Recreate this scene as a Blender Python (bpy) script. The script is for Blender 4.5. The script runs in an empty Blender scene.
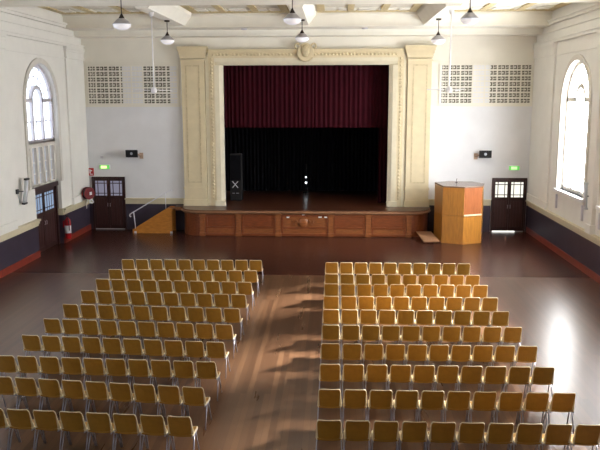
import bpy, bmesh, math, random
from mathutils import Vector, Matrix
random.seed(7)
PI = math.pi
scene = bpy.context.scene
C = scene.collection

# ------------------------------------------------------------------ materials
def mat(name, col, rough=0.6, metal=0.0, var=0.0, vscale=6.0, stretch=(1, 1, 1), bump=0.0, col2=None,
        emit=None, estr=0.0, coat=0.0, spec=0.5):
    m = bpy.data.materials.new(name); m.use_nodes = True
    nt = m.node_tree; b = nt.nodes['Principled BSDF']
    b.inputs['Base Color'].default_value = (*col, 1)
    b.inputs['Roughness'].default_value = rough
    b.inputs['Metallic'].default_value = metal
    b.inputs['Specular IOR Level'].default_value = spec
    if coat: b.inputs['Coat Weight'].default_value = coat; b.inputs['Coat Roughness'].default_value = 0.12
    tc = nt.nodes.new('ShaderNodeTexCoord'); mp = nt.nodes.new('ShaderNodeMapping')
    mp.inputs['Scale'].default_value = stretch
    nt.links.new(tc.outputs['Object'], mp.inputs['Vector'])
    nz = nt.nodes.new('ShaderNodeTexNoise'); nz.inputs['Scale'].default_value = vscale
    nz.inputs['Detail'].default_value = 5
    nt.links.new(mp.outputs['Vector'], nz.inputs['Vector'])
    rp = nt.nodes.new('ShaderNodeValToRGB')
    c2 = col2 if col2 else tuple(max(0, x * (1 - var)) for x in col)
    c1 = col if col2 else tuple(min(1, x * (1 + var)) for x in col)
    rp.color_ramp.elements[0].position = 0.3; rp.color_ramp.elements[1].position = 0.7
    rp.color_ramp.elements[0].color = (*c2, 1); rp.color_ramp.elements[1].color = (*c1, 1)
    nt.links.new(nz.outputs['Fac'], rp.inputs['Fac'])
    nt.links.new(rp.outputs['Color'], b.inputs['Base Color'])
    if bump:
        bp = nt.nodes.new('ShaderNodeBump'); bp.inputs['Strength'].default_value = bump; bp.inputs['Distance'].default_value = 0.01
        nt.links.new(nz.outputs['Fac'], bp.inputs['Height']); nt.links.new(bp.outputs['Normal'], b.inputs['Normal'])
    if emit:
        b.inputs['Emission Color'].default_value = (*emit, 1); b.inputs['Emission Strength'].default_value = estr
    return m

def floor_mat(name, c1, c2, gap, along_y, plank, rough, bump=.012, spec=.45):
    m = bpy.data.materials.new(name); m.use_nodes = True
    nt = m.node_tree; b = nt.nodes['Principled BSDF']; L = nt.links
    tc = nt.nodes.new('ShaderNodeTexCoord'); mp = nt.nodes.new('ShaderNodeMapping')
    if along_y: mp.inputs['Rotation'].default_value = (0, 0, PI / 2)
    L.new(tc.outputs['Object'], mp.inputs['Vector'])
    br = nt.nodes.new('ShaderNodeTexBrick')
    br.inputs['Color1'].default_value = (*c1, 1); br.inputs['Color2'].default_value = (*c2, 1)
    br.inputs['Mortar'].default_value = (*gap, 1)
    br.inputs['Scale'].default_value = 1.0; br.inputs['Mortar Size'].default_value = 0.003
    br.inputs['Brick Width'].default_value = 7.0; br.inputs['Row Height'].default_value = plank
    br.inputs['Bias'].default_value = 0.0; br.offset = 0.37
    L.new(mp.outputs['Vector'], br.inputs['Vector'])
    nz = nt.nodes.new('ShaderNodeTexNoise'); nz.inputs['Scale'].default_value = 2.2; nz.inputs['Detail'].default_value = 6
    mp2 = nt.nodes.new('ShaderNodeMapping')
    mp2.inputs['Scale'].default_value = (1.6, .15, 1) if along_y else (.15, 1.6, 1)
    L.new(tc.outputs['Object'], mp2.inputs['Vector']); L.new(mp2.outputs['Vector'], nz.inputs['Vector'])
    mx = nt.nodes.new('ShaderNodeMix'); mx.data_type = 'RGBA'; mx.blend_type = 'MULTIPLY'
    rp = nt.nodes.new('ShaderNodeValToRGB')
    rp.color_ramp.elements[0].position = .3; rp.color_ramp.elements[1].position = .7
    rp.color_ramp.elements[0].color = (.92, .92, .92, 1); rp.color_ramp.elements[1].color = (1.05, 1.04, 1.03, 1)
    L.new(nz.outputs['Fac'], rp.inputs['Fac'])
    mx.inputs[0].default_value = 1
    L.new(br.outputs['Color'], mx.inputs[6]); L.new(rp.outputs['Color'], mx.inputs[7])
    L.new(mx.outputs[2], b.inputs['Base Color'])
    rr = nt.nodes.new('ShaderNodeMapRange')
    rr.inputs['From Min'].default_value = .3; rr.inputs['From Max'].default_value = .7
    rr.inputs['To Min'].default_value = rough * .97; rr.inputs['To Max'].default_value = rough * 1.03
    L.new(nz.outputs['Fac'], rr.inputs['Value']); L.new(rr.outputs['Result'], b.inputs['Roughness'])
    b.inputs['Specular IOR Level'].default_value = spec
    bp = nt.nodes.new('ShaderNodeBump'); bp.inputs['Strength'].default_value = bump; bp.inputs['Distance'].default_value = .004
    L.new(br.outputs['Fac'], bp.inputs['Height']); bp.invert = True
    L.new(bp.outputs['Normal'], b.inputs['Normal'])
    return m

def glow(name, col, strength):
    m = bpy.data.materials.new(name); m.use_nodes = True
    nt = m.node_tree; nt.nodes.clear()
    o = nt.nodes.new('ShaderNodeOutputMaterial'); e = nt.nodes.new('ShaderNodeEmission')
    e.inputs['Color'].default_value = (*col, 1); e.inputs['Strength'].default_value = strength
    nt.links.new(e.outputs[0], o.inputs['Surface'])
    return m

def clear_glow(name, col, strength, trans):
    """hazy pane: lets the sun through and glows with scattered daylight"""
    m = bpy.data.materials.new(name); m.use_nodes = True
    nt = m.node_tree; nt.nodes.clear()
    o = nt.nodes.new('ShaderNodeOutputMaterial'); e = nt.nodes.new('ShaderNodeEmission'); t = nt.nodes.new('ShaderNodeBsdfTransparent')
    a = nt.nodes.new('ShaderNodeAddShader')
    e.inputs['Color'].default_value = (*col, 1); e.inputs['Strength'].default_value = strength
    t.inputs['Color'].default_value = (trans, trans, trans, 1)
    nt.links.new(e.outputs[0], a.inputs[0]); nt.links.new(t.outputs[0], a.inputs[1]); nt.links.new(a.outputs[0], o.inputs['Surface'])
    return m

M = dict(
    wall_white=mat('painted plaster white', (.75, .76, .785), .75, var=.03, vscale=1.5),
    wall_cream=mat('painted plaster cream', (.80, .775, .69), .75, var=.03, vscale=1.5),
    wall_side=mat('painted plaster ivory', (.76, .75, .71), .75, var=.03, vscale=1.5),
    yellow=mat('painted plaster buff', (.68, .585, .385), .65, var=.05, vscale=3),
    yellow_d=mat('painted plaster ornament buff', (.58, .49, .31), .65, var=.15, vscale=14),
    ivory=mat('painted plaster pale buff', (.72, .66, .50), .65, var=.04, vscale=3),
    rail=mat('painted rail buff', (.60, .54, .38), .55, var=.04),
    dado=mat('painted dado aubergine', (.040, .030, .050), .45, var=.15, vscale=2),
    skirt=mat('painted skirting red', (.22, .030, .016), .4, var=.2, vscale=3),
    gold=mat('gilded plaster', (.58, .47, .25), .5, var=.25, vscale=12),
    ceil=mat('painted ceiling cream', (.85, .83, .75), .8, var=.03, vscale=2),
    ceil_panel=mat('ceiling panel cream', (.74, .71, .62), .8, var=.12, vscale=9),
    dark_wood=mat('dark stained timber', (.036, .013, .012), .35, var=.3, vscale=5, stretch=(6, 6, .6)),
    door_plank=mat('reddish door timber', (.050, .018, .017), .4, var=.3, vscale=5, stretch=(7, 7, .5)),
    stage_wood=mat('varnished red brown timber', (.20, .052, .016), .33, var=.25, vscale=5, stretch=(.8, 5, 5)),
    stage_wood_l=mat('varnished chestnut timber', (.26, .085, .026), .33, var=.22, vscale=5, stretch=(.8, 5, 5)),
    stage_edge=mat('worn stage edge timber', (.24, .115, .055), .35, var=.2, vscale=5, stretch=(.6, 5, 5)),
    stage_deck=mat('stage deck boards', (.080, .028, .015), .28, var=.3, vscale=4, stretch=(.5, 8, 1)),
    ramp=mat('honey plywood', (.50, .20, .030), .4, var=.18, vscale=4, stretch=(1, 4, 4)),
    pulpit=mat('honey oak veneer', (.42, .175, .030), .33, var=.18, vscale=4, stretch=(4, 4, .6)),
    pulpit_top=mat('varnished dark top', (.20, .13, .10), .22, var=.15, vscale=5),
    pulpit_reflection=mat('oak veneer pink reflection tint', (.34, .115, .045), .18, var=.15, vscale=4, stretch=(4, 4, .6)),  # same oak as the pulpit; pinkish reflected light is tinted into this colour
    black=mat('black plastic', (.012, .012, .015), .5, var=.1),
    blackcloth=mat('black stage cloth', (.006, .006, .008), .95, var=.2, spec=.1),
    redcloth=mat('maroon velvet', (.032, .0012, .005), .9, var=.25, vscale=5, stretch=(4, 4, .5), spec=.15),
    heater_face=mat('pale grey enamel', (.50, .53, .56), .4, var=.05),
    grey=mat('grey metal', (.34, .36, .40), .4, .5, var=.08),
    chrome=mat('bright steel', (.74, .75, .82), .3, .35, var=.05),
    leg=mat('grey enamelled steel tube', (.42, .42, .50), .35, .5, var=.06),
    mustard=mat('mustard vinyl', (.40, .202, .026), .42, var=.10, vscale=9),
    rim=mat('cream shell edge', (.78, .66, .43), .45, var=.06),
    red=mat('red enamel', (.42, .010, .014), .3, var=.1),
    reel_red=mat('dark red enamel', (.17, .010, .014), .35, var=.1),
    white=mat('white enamel', (.80, .80, .82), .4, var=.03),
    opal=mat('opal glass', (.82, .82, .88), .25, var=.02, emit=(1, .98, 1), estr=.22),  # weak emission put in to whiten the bowls, as light through the glass
    shade_grey=mat('spun aluminium', (.40, .39, .40), .4, .4, var=.05),
    bronze=mat('dark bronze', (.035, .022, .015), .4, .5, var=.1),
    tan=mat('tan bracket', (.50, .36, .27), .6, var=.08),
    lead=mat('window bar grey paint', (.56, .54, .60), .5, var=.05),
    frame=mat('window frame ivory', (.62, .59, .54), .5, var=.05),
    void=mat('dark cavity', (.15, .14, .11), .9, var=.2),
    shell=mat('dark stage wall paint', (.009, .008, .009), .9, var=.2),
    g_right=clear_glow('sunlit hazy glass', (.96, .98, 1.0), 32.0, .8),
    g_right_c=clear_glow('added window clear glass', (.96, .98, 1.0), 9.0, .8),
    g_right_b=clear_glow('added window hazy glass', (.97, .98, 1.0), 9.0, .28),  # no blind is built; low transparency holds back sun in the added windows
    g_left=glow('daylit frosted glass', (.82, .90, 1.0), 2.3),
    g_left_b=glow('daylit frosted glass bluish', (.76, .86, 1.0), 6.0),
    g_low=glow('shaded window glass', (.80, .82, .92), .5),
    g_doorR=glow('sunlit door glass', (1.0, .97, .84), .9),
    g_doorL=glow('shaded door glass', (.50, .48, .62), .32),
    g_doorS=glow('daylit door glass', (.55, .72, 1.0), .42),
    g_exit=glow('lit exit sign green', (.20, .80, .16), .65),
    g_exit_l=glow('lit exit sign panel', (.62, 1.0, .42), 1.0),
    g_exit_y=glow('lit exit sign yellowed panel', (.95, 1.0, .42), 1.1),
    g_curtain_gap=glow('daylight through curtain gap', (.85, .92, 1.0), 6.0),
    g_gap=glow('daylight under door', (1.0, .98, .93), 1.4),
)
M['floor_hall'] = floor_mat('dark polished boards lengthwise', (.155, .082, .043), (.086, .042, .022), (.086, .042, .022), True, .12, .28)  # paler than the side boards: grazing aisle light and wear put into the colour
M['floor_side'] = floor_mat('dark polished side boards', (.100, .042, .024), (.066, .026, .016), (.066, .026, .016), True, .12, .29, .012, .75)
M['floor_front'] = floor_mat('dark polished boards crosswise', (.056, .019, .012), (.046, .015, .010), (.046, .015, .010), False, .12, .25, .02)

# ------------------------------------------------------------------ mesh helpers
class MB:
    def __init__(self): self.v = []; self.f = []; self.s = []
    def add(self, vs, fs, smooth=False):
        o = len(self.v); self.v += [tuple(p) for p in vs]
        self.f += [tuple(i + o for i in f) for f in fs]; self.s += [smooth] * len(fs)
        return self
    def box(self, x0, x1, y0, y1, z0, z1):
        vs = [(x0, y0, z0), (x1, y0, z0), (x1, y1, z0), (x0, y1, z0), (x0, y0, z1), (x1, y0, z1), (x1, y1, z1), (x0, y1, z1)]
        return self.add(vs, [(0, 3, 2, 1), (4, 5, 6, 7), (0, 1, 5, 4), (1, 2, 6, 5), (2, 3, 7, 6), (3, 0, 4, 7)])
    def prism(self, pts, off):
        """closed polygon pts (3D), extruded by vector off"""
        n = len(pts); off = Vector(off)
        a = [Vector(p) for p in pts]; b = [p + off for p in a]
        fs = [tuple(range(n - 1, -1, -1)), tuple(range(n, 2 * n))]
        fs += [(i, (i + 1) % n, n + (i + 1) % n, n + i) for i in range(n)]
        return self.add(a + b, fs)
    def tube(self, path, r, n=8, closed=False, r2=None, rs=None):
        path = [Vector(p) for p in path]; m = len(path); vs = []
        up0 = None
        for i, p in enumerate(path):
            if closed: t = path[(i + 1) % m] - path[i - 1]
            else: t = path[min(i + 1, m - 1)] - path[max(i - 1, 0)]
            t.normalize()
            if up0 is None:
                up0 = Vector((0, 0, 1)) if abs(t.z) < .9 else Vector((1, 0, 0))
            s = t.cross(up0)
            if s.length < 1e-6: s = t.orthogonal()
            s.normalize(); u = s.cross(t).normalized(); up0 = u
            rr = rs[i] if rs else (r if r2 is None else r + (r2 - r) * i / (m - 1))
            for k in range(n):
                a = 2 * PI * k / n
                vs.append(p + s * (rr * math.cos(a)) + u * (rr * math.sin(a)))
        fs = []
        for i in range(m if closed else m - 1):
            j = (i + 1) % m
            fs += [(i * n + k, i * n + (k + 1) % n, j * n + (k + 1) % n, j * n + k) for k in range(n)]
        self.add(vs, fs, True)
        if not closed:
            o = len(self.v) - len(vs)
            self.f += [tuple(o + k for k in range(n - 1, -1, -1)), tuple(o + (m - 1) * n + k for k in range(n))]; self.s += [False, False]
        return self
    def lathe(self, prof, c=(0, 0, 0), axis='z', n=20):
        """prof: list of (r, h)"""
        vs = []; c = Vector(c); m = len(prof)
        for r, h in prof:
            r = max(r, .0005)
            for k in range(n):
                a = 2 * PI * k / n; x, y = r * math.cos(a), r * math.sin(a)
                p = (x, y, h) if axis == 'z' else ((x, h, y) if axis == 'y' else (h, x, y))
                vs.append(c + Vector(p))
        fs = [(i * n + k, i * n + (k + 1) % n, (i + 1) * n + (k + 1) % n, (i + 1) * n + k) for i in range(m - 1) for k in range(n)]
        self.add(vs, fs, True)
        o = len(self.v) - len(vs)
        self.f += [tuple(o + k for k in range(n - 1, -1, -1)), tuple(o + (m - 1) * n + k for k in range(n))]; self.s += [False, False]
        return self
    def strip(self, A, B, closed=False):
        n = len(A); fs = [(i, (i + 1) % n, n + (i + 1) % n, n + i) for i in range(n if closed else n - 1)]
        return self.add(list(A) + list(B), fs)
    def mesh(self, name, m):
        me = bpy.data.meshes.new(name); me.from_pydata(self.v, [], self.f)
        me.polygons.foreach_set('use_smooth', self.s)
        bm = bmesh.new(); bm.from_mesh(me)
        bmesh.ops.recalc_face_normals(bm, faces=bm.faces); bm.to_mesh(me); bm.free()
        me.materials.append(m); me.update()
        return me
    def build(self, name, m, parent=None, bevel=0.0, loc=None):
        me = self.mesh(name, m)
        o = bpy.data.objects.new(name, me); C.objects.link(o)
        if parent: o.parent = parent
        if loc: o.location = loc
        if bevel:
            bv = o.modifiers.new('bevel', 'BEVEL'); bv.width = bevel; bv.segments = 2; bv.limit_method = 'ANGLE'
        return o

def tag(o, label=None, cat=None, group=None, kind=None):
    if label: o['label'] = label
    if cat: o['category'] = cat
    if group: o['group'] = group
    if kind: o['kind'] = kind
    return o
def thing(name, loc, label, cat, group=None, rz=0.0):
    o = bpy.data.objects.new(name, None); C.objects.link(o)
    o.empty_display_size = .1; o.location = loc; o.rotation_euler = (0, 0, rz)
    return tag(o, label, cat, group)
def struct(mb, name, m, parent=None, bevel=0):
    o = mb.build(name, m, parent, bevel)
    if not parent: o['kind'] = 'structure'
    return o
def structure_root(name, loc=(0, 0, 0)):
    o = bpy.data.objects.new(name, None); C.objects.link(o); o.location = loc; o['kind'] = 'structure'; return o
_tn = [0]
def trim(mb, m, bevel=0):
    _tn[0] += 1
    return struct(mb, 'trim_%d' % _tn[0], m, None, bevel)

# ------------------------------------------------------------------ dimensions
XW = 9.72; YB = 32.48; YN = -4.0; ZC = 9.2; ZW = 9.4
WIN = [(-1, 27.7, 1.5), (1, 26.9, 1.5)]
ZSPR = 5.6; REV = .28; NSEG = 20
YS = 31.0; ZS = 1.12                      # stage front, stage height

def arch(c, h, z0, zs=ZSPR, n=NSEG):
    pts = [(c - h, z0)]
    pts += [(c - h * math.cos(PI * i / n), zs + h * math.sin(PI * i / n)) for i in range(n + 1)]
    pts.append((c + h, z0)); return pts

def side_wall(s, holes, notches):
    """inner face with openings (bmesh fill) plus reveals"""
    bm = bmesh.new(); x = s * XW
    def loop(pts):
        vs = [bm.verts.new((x, p[0], p[1])) for p in pts]
        return [bm.edges.new((vs[i], vs[(i + 1) % len(vs)])) for i in range(len(vs))]
    outer = [(YN, 0)]
    for n in notches: outer += n
    outer += [(YB, 0), (YB, ZW), (YN, ZW)]
    ed = loop(outer)
    for h in holes: ed += loop(h)
    bmesh.ops.triangle_fill(bm, use_beauty=True, use_dissolve=False, edges=ed)
    mb = MB(); bm.verts.index_update()
    mb.add([v.co[:] for v in bm.verts], [tuple(v.index for v in f.verts) for f in bm.faces]); bm.free()
    for h in holes + notches:
        cl = h in holes
        mb.strip([(x, p[0], p[1]) for p in h], [(x + s * REV, p[0], p[1]) for p in h], cl)
    return mb

Wl = [27.7, 19.6, 11.5, 3.4]; Wr = [26.9, 22.2, 17.8, 13.4]  # right-hand spacing chosen to let sun reach the aisle
left_holes = [arch(c, 1.5, 2.42) for c in Wl[1:]]
right_holes = [arch(c, 1.5, 2.42) for c in Wr]
struct(side_wall(-1, left_holes, [[(26.6, 0), (26.6, 2.55), (26.2, 2.55)] + arch(Wl[0], 1.5, 2.55)[1:-1] + [(29.2, 0)]]), 'wall_left', M['wall_side'])
struct(side_wall(1, right_holes, []), 'wall_right', M['wall_side'])

# floor: hall boards run lengthwise, boards in front of the stage run across
struct(MB().box(-XW - .3, XW + .3, YN - .1, YB + .2, -.12, -.02), 'floor', M['dark_wood'])
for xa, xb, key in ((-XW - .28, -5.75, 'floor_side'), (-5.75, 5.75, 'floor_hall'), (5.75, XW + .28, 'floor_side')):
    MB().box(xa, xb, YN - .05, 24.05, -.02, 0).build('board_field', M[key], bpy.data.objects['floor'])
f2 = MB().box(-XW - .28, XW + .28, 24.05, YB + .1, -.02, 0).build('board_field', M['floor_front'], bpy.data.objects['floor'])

# end walls
OX = 3.56; OZ = 7.2
w = MB()
w.box(-XW, -OX, YB, YB + .10, 0, 5.5); w.box(OX, XW, YB, YB + .10, 0, 5.5)
wall_back = struct(w, 'wall_back', M['wall_white'])
u = MB(); u.box(-XW, -OX, YB, YB + .10, 5.5, ZW); u.box(OX, XW, YB, YB + .10, 5.5, ZW); u.box(-OX, OX, YB, YB + .10, OZ, ZW)
u.build('upper_wall', M['wall_cream'], wall_back)
u = MB(); u.box(-OX, OX, YB, YB + .10, 0, ZS - .08); u.build('under_stage_wall', M['shell'], wall_back)
struct(MB().box(-XW - .3, XW + .3, YN - .3, YN, 0, ZW), 'wall_front', M['wall_side'])
# stage house
struct(MB().box(-5.4, -5.2, YB + .1, 39.0, 0, 9.2), 'wall_stage_left', M['shell'])
struct(MB().box(5.2, 5.4, YB + .1, 39.0, 0, 9.2), 'wall_stage_right', M['shell'])
struct(MB().box(-5.4, 5.4, 39.0, 39.2, 0, 9.2), 'wall_stage_back', M['shell'])
struct(MB().box(-5.4, 5.4, YB + .1, 39.2, 9.2, 9.4), 'ceiling_stage', M['shell'])

# ------------------------------------------------------------------ ceiling with beams
ceil = struct(MB().box(-XW - .3, XW + .3, YN - .3, YB + .1, ZC, ZC + .2), 'ceiling', M['ceil'])
bays = [-XW, -4.95, 0.0, 4.95, XW]
for i in range(4):
    for (y0, y1) in ((24.5, 30.3), (16.3, 22.3), (8.1, 14.2), (-3.9, 6.0)):
        x0 = bays[i] + (.55 if i else .05); x1 = bays[i + 1] - (.55 if i < 3 else .05)
        p = MB()
        p.box(x0, x1, y0 + .05, y1 - .05, ZC - .03, ZC)
        p.build('ceiling_panel', M['ceil_panel'], ceil)
        if y0 > 20:
            g = MB(); g.box(x0, x1, y1 - .45, y1 - .05, ZC - .075, ZC - .03)
            for sx in (x0, x1 - .3): g.box(sx, sx + .3, y0, y1 - .45, ZC - .07, ZC - .03)
            for k in (1, 2):
                xx = x0 + (x1 - x0) * k / 3
                g.box(xx - .12, xx + .12, y0, y1 - .45, ZC - .09, ZC - .03)
            g.build('gilded_border', M['gold'], ceil)
            e = MB(); nblk = 5
            for k in range(nblk):
                xx = x0 + (x1 - x0) * (k + .5) / nblk
                e.box(xx - .33, xx + .33, y1 - 1.35, y1 - .55, ZC - .06, ZC - .03)
            e.build('plaster_relief', M['ceil'], ceil)

def cross_beam(y0, y1, zb, name=None):
    b = MB(); b.box(-XW, XW, y0, y1, zb, ZC)
    b.box(-XW, XW, y0 - .10, y1 + .10, ZC - .12, ZC); b.box(-XW, XW, y0 - .05, y1 + .05, ZC - .22, ZC - .12)
    b.box(-XW, XW, y0 + .35, y1 - .35, zb - .03, zb)
    return b
trim(cross_beam(22.4, 24.4, 8.74), M['ceil'])
b = MB(); b.box(-XW, XW, 30.4, YB, 8.60, ZC); b.box(-XW, XW, 30.3, 30.4, 9.05, ZC); b.box(-XW, XW, 31.6, YB, 8.40, 8.60)
b.box(-XW, XW, 30.36, 30.42, 8.60, 8.66); b.box(-XW, XW, 31.55, YB, 8.36, 8.42)
trim(b, M['ceil'])
for xb in (-4.95, 0.0, 4.95):
    b = MB()
    for ya, yb in ((24.4, 30.4), (16.2, 22.4)):
        prof = [(-.5, ZC), (-.46, ZC - .16), (-.22, ZC - .5), (-.2, 8.66), (.2, 8.66), (.22, ZC - .5), (.46, ZC - .16), (.5, ZC)]
        b.prism([(xb + px, ya, pz) for px, pz in prof], (0, yb - ya, 0))
    trim(b, M['ceil'])
for xr in (-2.45, 2.45):
    r = MB().lathe([(.001, 0), (.10, .0), (.13, .02), (.13, .05)], (xr, 31.0, 8.55), 'z', 16)
    tag(r.build('ceiling_vent', M['lead']), 'small grey oval vent under ceiling beam, %s of stage crest' % ('left' if xr < 0 else 'right'), 'vent', 'oval vents under the ceiling beam')

# ------------------------------------------------------------------ side wall pilasters and mouldings
def pilaster(s, y0, y1):
    b = MB(); d = .07 if y1 > 30 else .13
    def bx(d0, ya, yb, za, zb): b.box(min(s * XW, s * (XW - d0)), max(s * XW, s * (XW - d0)), ya, yb, za, zb)
    bx(d, y0, y1, 1.43, 7.45)
    bx(d + .05, y0 - .05, min(y1 + .05, 32.47), 1.43, 1.72)
    bx(d + .05, y0 - .05, min(y1 + .05, 32.47), 7.42, 7.50)
    bx(d + .03, y0 - .03, min(y1 + .03, 32.47), 7.50, 7.70); bx(d + .05, y0 - .05, min(y1 + .05, 32.47), 7.70, 7.80); bx(d + .08, y0 - .08, min(y1 + .08, 32.47), 7.80, 7.90)
    return b
for s, ys in ((-1, [(30.35, 32.46), (22.3, 24.5)]), (1, [(29.55, 32.46), (24.17, 24.55)])):
    for y0, y1 in ys: trim(pilaster(s, y0, y1), M['wall_side'])
    m_ = MB()
    for z0, z1, d in ((7.40, 7.47, .03), (7.90, 8.00, .10), (8.00, 8.05, .14), (8.34, 8.42, .05), (8.62, 8.72, .12), (8.72, 8.80, .18)):
        m_.box(min(s * XW, s * (XW - d)), max(s * XW, s * (XW - d)), YN, YB, z0, z1)
    trim(m_, M['wall_side'])
# back wall mouldings
for xa, xb in ((-XW, -5.45), (5.45, XW)):
    b = MB(); b.box(xa, xb, YB - .03, YB, 7.38, 7.46); b.box(xa, xb, YB - .02, YB, 5.44, 5.50); b.box(xa, xb, YB - .05, YB, 7.30, 7.33)
    trim(b, M['wall_cream'])

# dado, rail and skirting
def dado_run(s, y0, y1):
    def b(d, z0, z1): return MB().box(min(s * XW, s * (XW - d)), max(s * XW, s * (XW - d)), y0, y1, z0, z1)
    trim(b(.03, 0.24, 1.18), M['dado'])
    r = b(.10, 1.26, 1.40); r.box(min(s * XW, s * (XW - .16)), max(s * XW, s * (XW - .16)), y0, y1, 1.36, 1.43)
    r.box(min(s * XW, s * (XW - .06)), max(s * XW, s * (XW - .06)), y0, y1, 1.17, 1.27)
    trim(r, M['rail'])
    return b(.06, 0, .24)
sk = dado_run(-1, YN, 26.6); struct(sk, 'baseboard_left', M['skirt'])
sk = dado_run(-1, 29.2, YB); struct(sk, 'baseboard_left_far', M['skirt'])
sk = dado_run(1, YN, YB); struct(sk, 'baseboard_right', M['skirt'])
# door-jamb return of dado and rail
j = MB().box(-XW - REV, -XW, 29.17, 29.2, 0, 1.18); trim(j, M['dado'])
j = MB().box(-XW - REV, -XW + .05, 29.12, 29.2, 1.17, 1.43); trim(j, M['rail'])
for i, (xa, xb) in enumerate(((-XW, -9.5), (-8.06, -4.9), (4.9, 8.08), (9.62, XW))):
    trim(MB().box(xa, xb, YB - .03, YB, 0, 1.18), M['dado'])
    r = MB().box(xa, xb, YB - .08, YB, 1.17, 1.38); r.box(xa, xb, YB - .13, YB, 1.36, 1.43)
    trim(r, M['rail'])

# ------------------------------------------------------------------ arched windows
def window(idx, s, c, zb, glass, detailed=True, door=False):
    root = structure_root('window_%d' % idx, (s * XW, c, zb))
    X = lambda d: s * d                        # local depth: positive = outwards
    h = 1.5; zs = ZSPR - zb
    # architrave ring on the room face
    a = MB(); n = 24
    inner = [(-h, .0 if not door else 0)] + [(-h * math.cos(PI * i / n), zs + h * math.sin(PI * i / n)) for i in range(n + 1)] + [(h, 0)]
    H = h + .20
    outer = [(-H, 0)] + [(-H * math.cos(PI * i / n), zs + H * math.sin(PI * i / n)) for i in range(n + 1)] + [(H, 0)]
    th = -.05
    I0 = [(X(0), p[0], p[1]) for p in inner]; I1 = [(X(th), p[0], p[1]) for p in inner]
    O0 = [(X(0), p[0], p[1]) for p in outer]; O1 = [(X(th), p[0], p[1]) for p in outer]
    a.strip(I0, I1); a.strip(I1, O1); a.strip(O1, O0)
    a.build('architrave', M['frame'], root)
    # glass in one sheet
    g = MB(); gp = [(-h, 0)] + [(-h * math.cos(PI * i / n), zs + h * math.sin(PI * i / n)) for i in range(n + 1)] + [(h, 0)]
    zlow = 0
    if door:
        zlow = 4.15 - zb
        gp[0] = (-h, zlow); gp[-1] = (h, zlow)
    g.add([(X(REV - .005), p[0], p[1]) for p in gp], [tuple(range(len(gp)))])
    g.build('window_glass', glass, root)
    # frame and tracery
    f = MB(); d0, d1 = REV - .13, REV - .02
    def bar(y0, y1, z0, z1, dd=0): f.box(min(X(d0 + dd), X(d1)), max(X(d0 + dd), X(d1)), y0, y1, z0, z1)
    def ring(r0, r1, zc, a0=0, a1=PI, m=20):
        for i in range(m):
            t0 = a0 + (a1 - a0) * i / m; t1 = a0 + (a1 - a0) * (i + 1) / m
            q = [(r, t) for r, t in ((r0, t0), (r1, t0), (r1, t1), (r0, t1))]
            f.prism([(X(d0), -r * math.cos(t), zc + r * math.sin(t)) for r, t in q], (X(d1) - X(d0), 0, 0))
    ring(h - .14, h, zs)
    bar(-h, -h + .14, zlow, zs); bar(h - .14, h, zlow, zs); bar(-h, h, zlow, zlow + .14)
    tz = 5.74 - zb; q_ = .07 if s < 0 else .08
    bar(-h, -.42, tz - q_, tz + q_); bar(.42, h, tz - q_, tz + q_)
    for m_ in (-.48, .48): bar(m_ - q_ * .85, m_ + q_ * .85, zlow, tz)
    ring(.49 - q_, .49 + q_, tz)
    f.build('window_frame', M['frame'] if s > 0 else M['lead'], root)
    # leading
    k = MB()
    e0, e1 = REV - .05, REV - .02
    def thin(y0, y1, z0, z1): k.box(min(X(e0), X(e1)), max(X(e0), X(e1)), y0, y1, z0, z1)
    zz = 4.95 - zb
    lw = .022
    thin(-h, h, zz - lw, zz + lw)
    for m_ in (-.95, 0, .95): thin(m_ - lw, m_ + lw, zlow, tz)
    for i in range(1, 8):
        t = PI * i / 8
        k.tube([(X(e1), -r * math.cos(t), tz - .1 + r * math.sin(t)) for r in (.56, 1.42)], .022, 4)
    k.tube([(X(e1), -1.0 * math.cos(PI * i / 16), tz - .1 + 1.0 * math.sin(PI * i / 16)) for i in range(17)], .022, 4)
    if not door:
        bar(-h, h, 4.15 - zb - .07, 4.15 - zb + .07)
        thin(-h, h, 3.35 - zb - .012, 3.35 - zb + .012)
        k.build('glazing_lead', M['frame'], root)
        sl = MB().box(min(X(-.14), X(REV)), max(X(-.14), X(REV)), -h - .15, h + .15, -.10, 0)
        sl.build('window_sill', M['wall_white'], root)
        ap = MB()
        for yy in (-h, h): ap.box(min(X(-.06), X(0)), max(X(-.06), X(0)), yy - .05, yy + .05, -.75, -.22)
        ap.build('sill_bracket', M['lead'], root)
    else:
        k.build('glazing_lead', M['lead'], root)
        # lower lights above the door head
        p = MB().box(min(X(d0), X(REV)), max(X(d0), X(REV)), -h, h, 4.0 - zb, 4.2 - zb)
        p.build('transom_panel', M['frame'], root)
        q = MB(); q.add([(X(REV - .005), y, z) for y, z in ((-h, 2.55 - zb), (h, 2.55 - zb), (h, 4.0 - zb), (-h, 4.0 - zb))], [(0, 1, 2, 3)])
        q.build('lower_glass', M['g_low'], root)
        f2_ = MB()
        for m_ in (-1.44, -.86, -.28, .28, .86, 1.44): f2_.box(min(X(d0), X(d1)), max(X(d0), X(d1)), m_ - .10, m_ + .10, 2.55 - zb, 4.0 - zb)
        f2_.box(min(X(d0), X(d1)), max(X(d0), X(d1)), -h, h, 2.55 - zb, 2.63 - zb)
        f2_.box(min(X(e0), X(e1)), max(X(e0), X(e1)), -h, h, 3.42 - zb, 3.45 - zb); f2_.box(min(X(e0), X(e1)), max(X(e0), X(e1)), -h, h, 3.0 - zb, 3.03 - zb)
        f2_.build('lower_frame', M['frame'], root)
    return root
window(1, -1, Wl[0], 2.55, M['g_left'], door=True)
window(2, 1, Wr[0], 2.42, M['g_right'])
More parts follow.
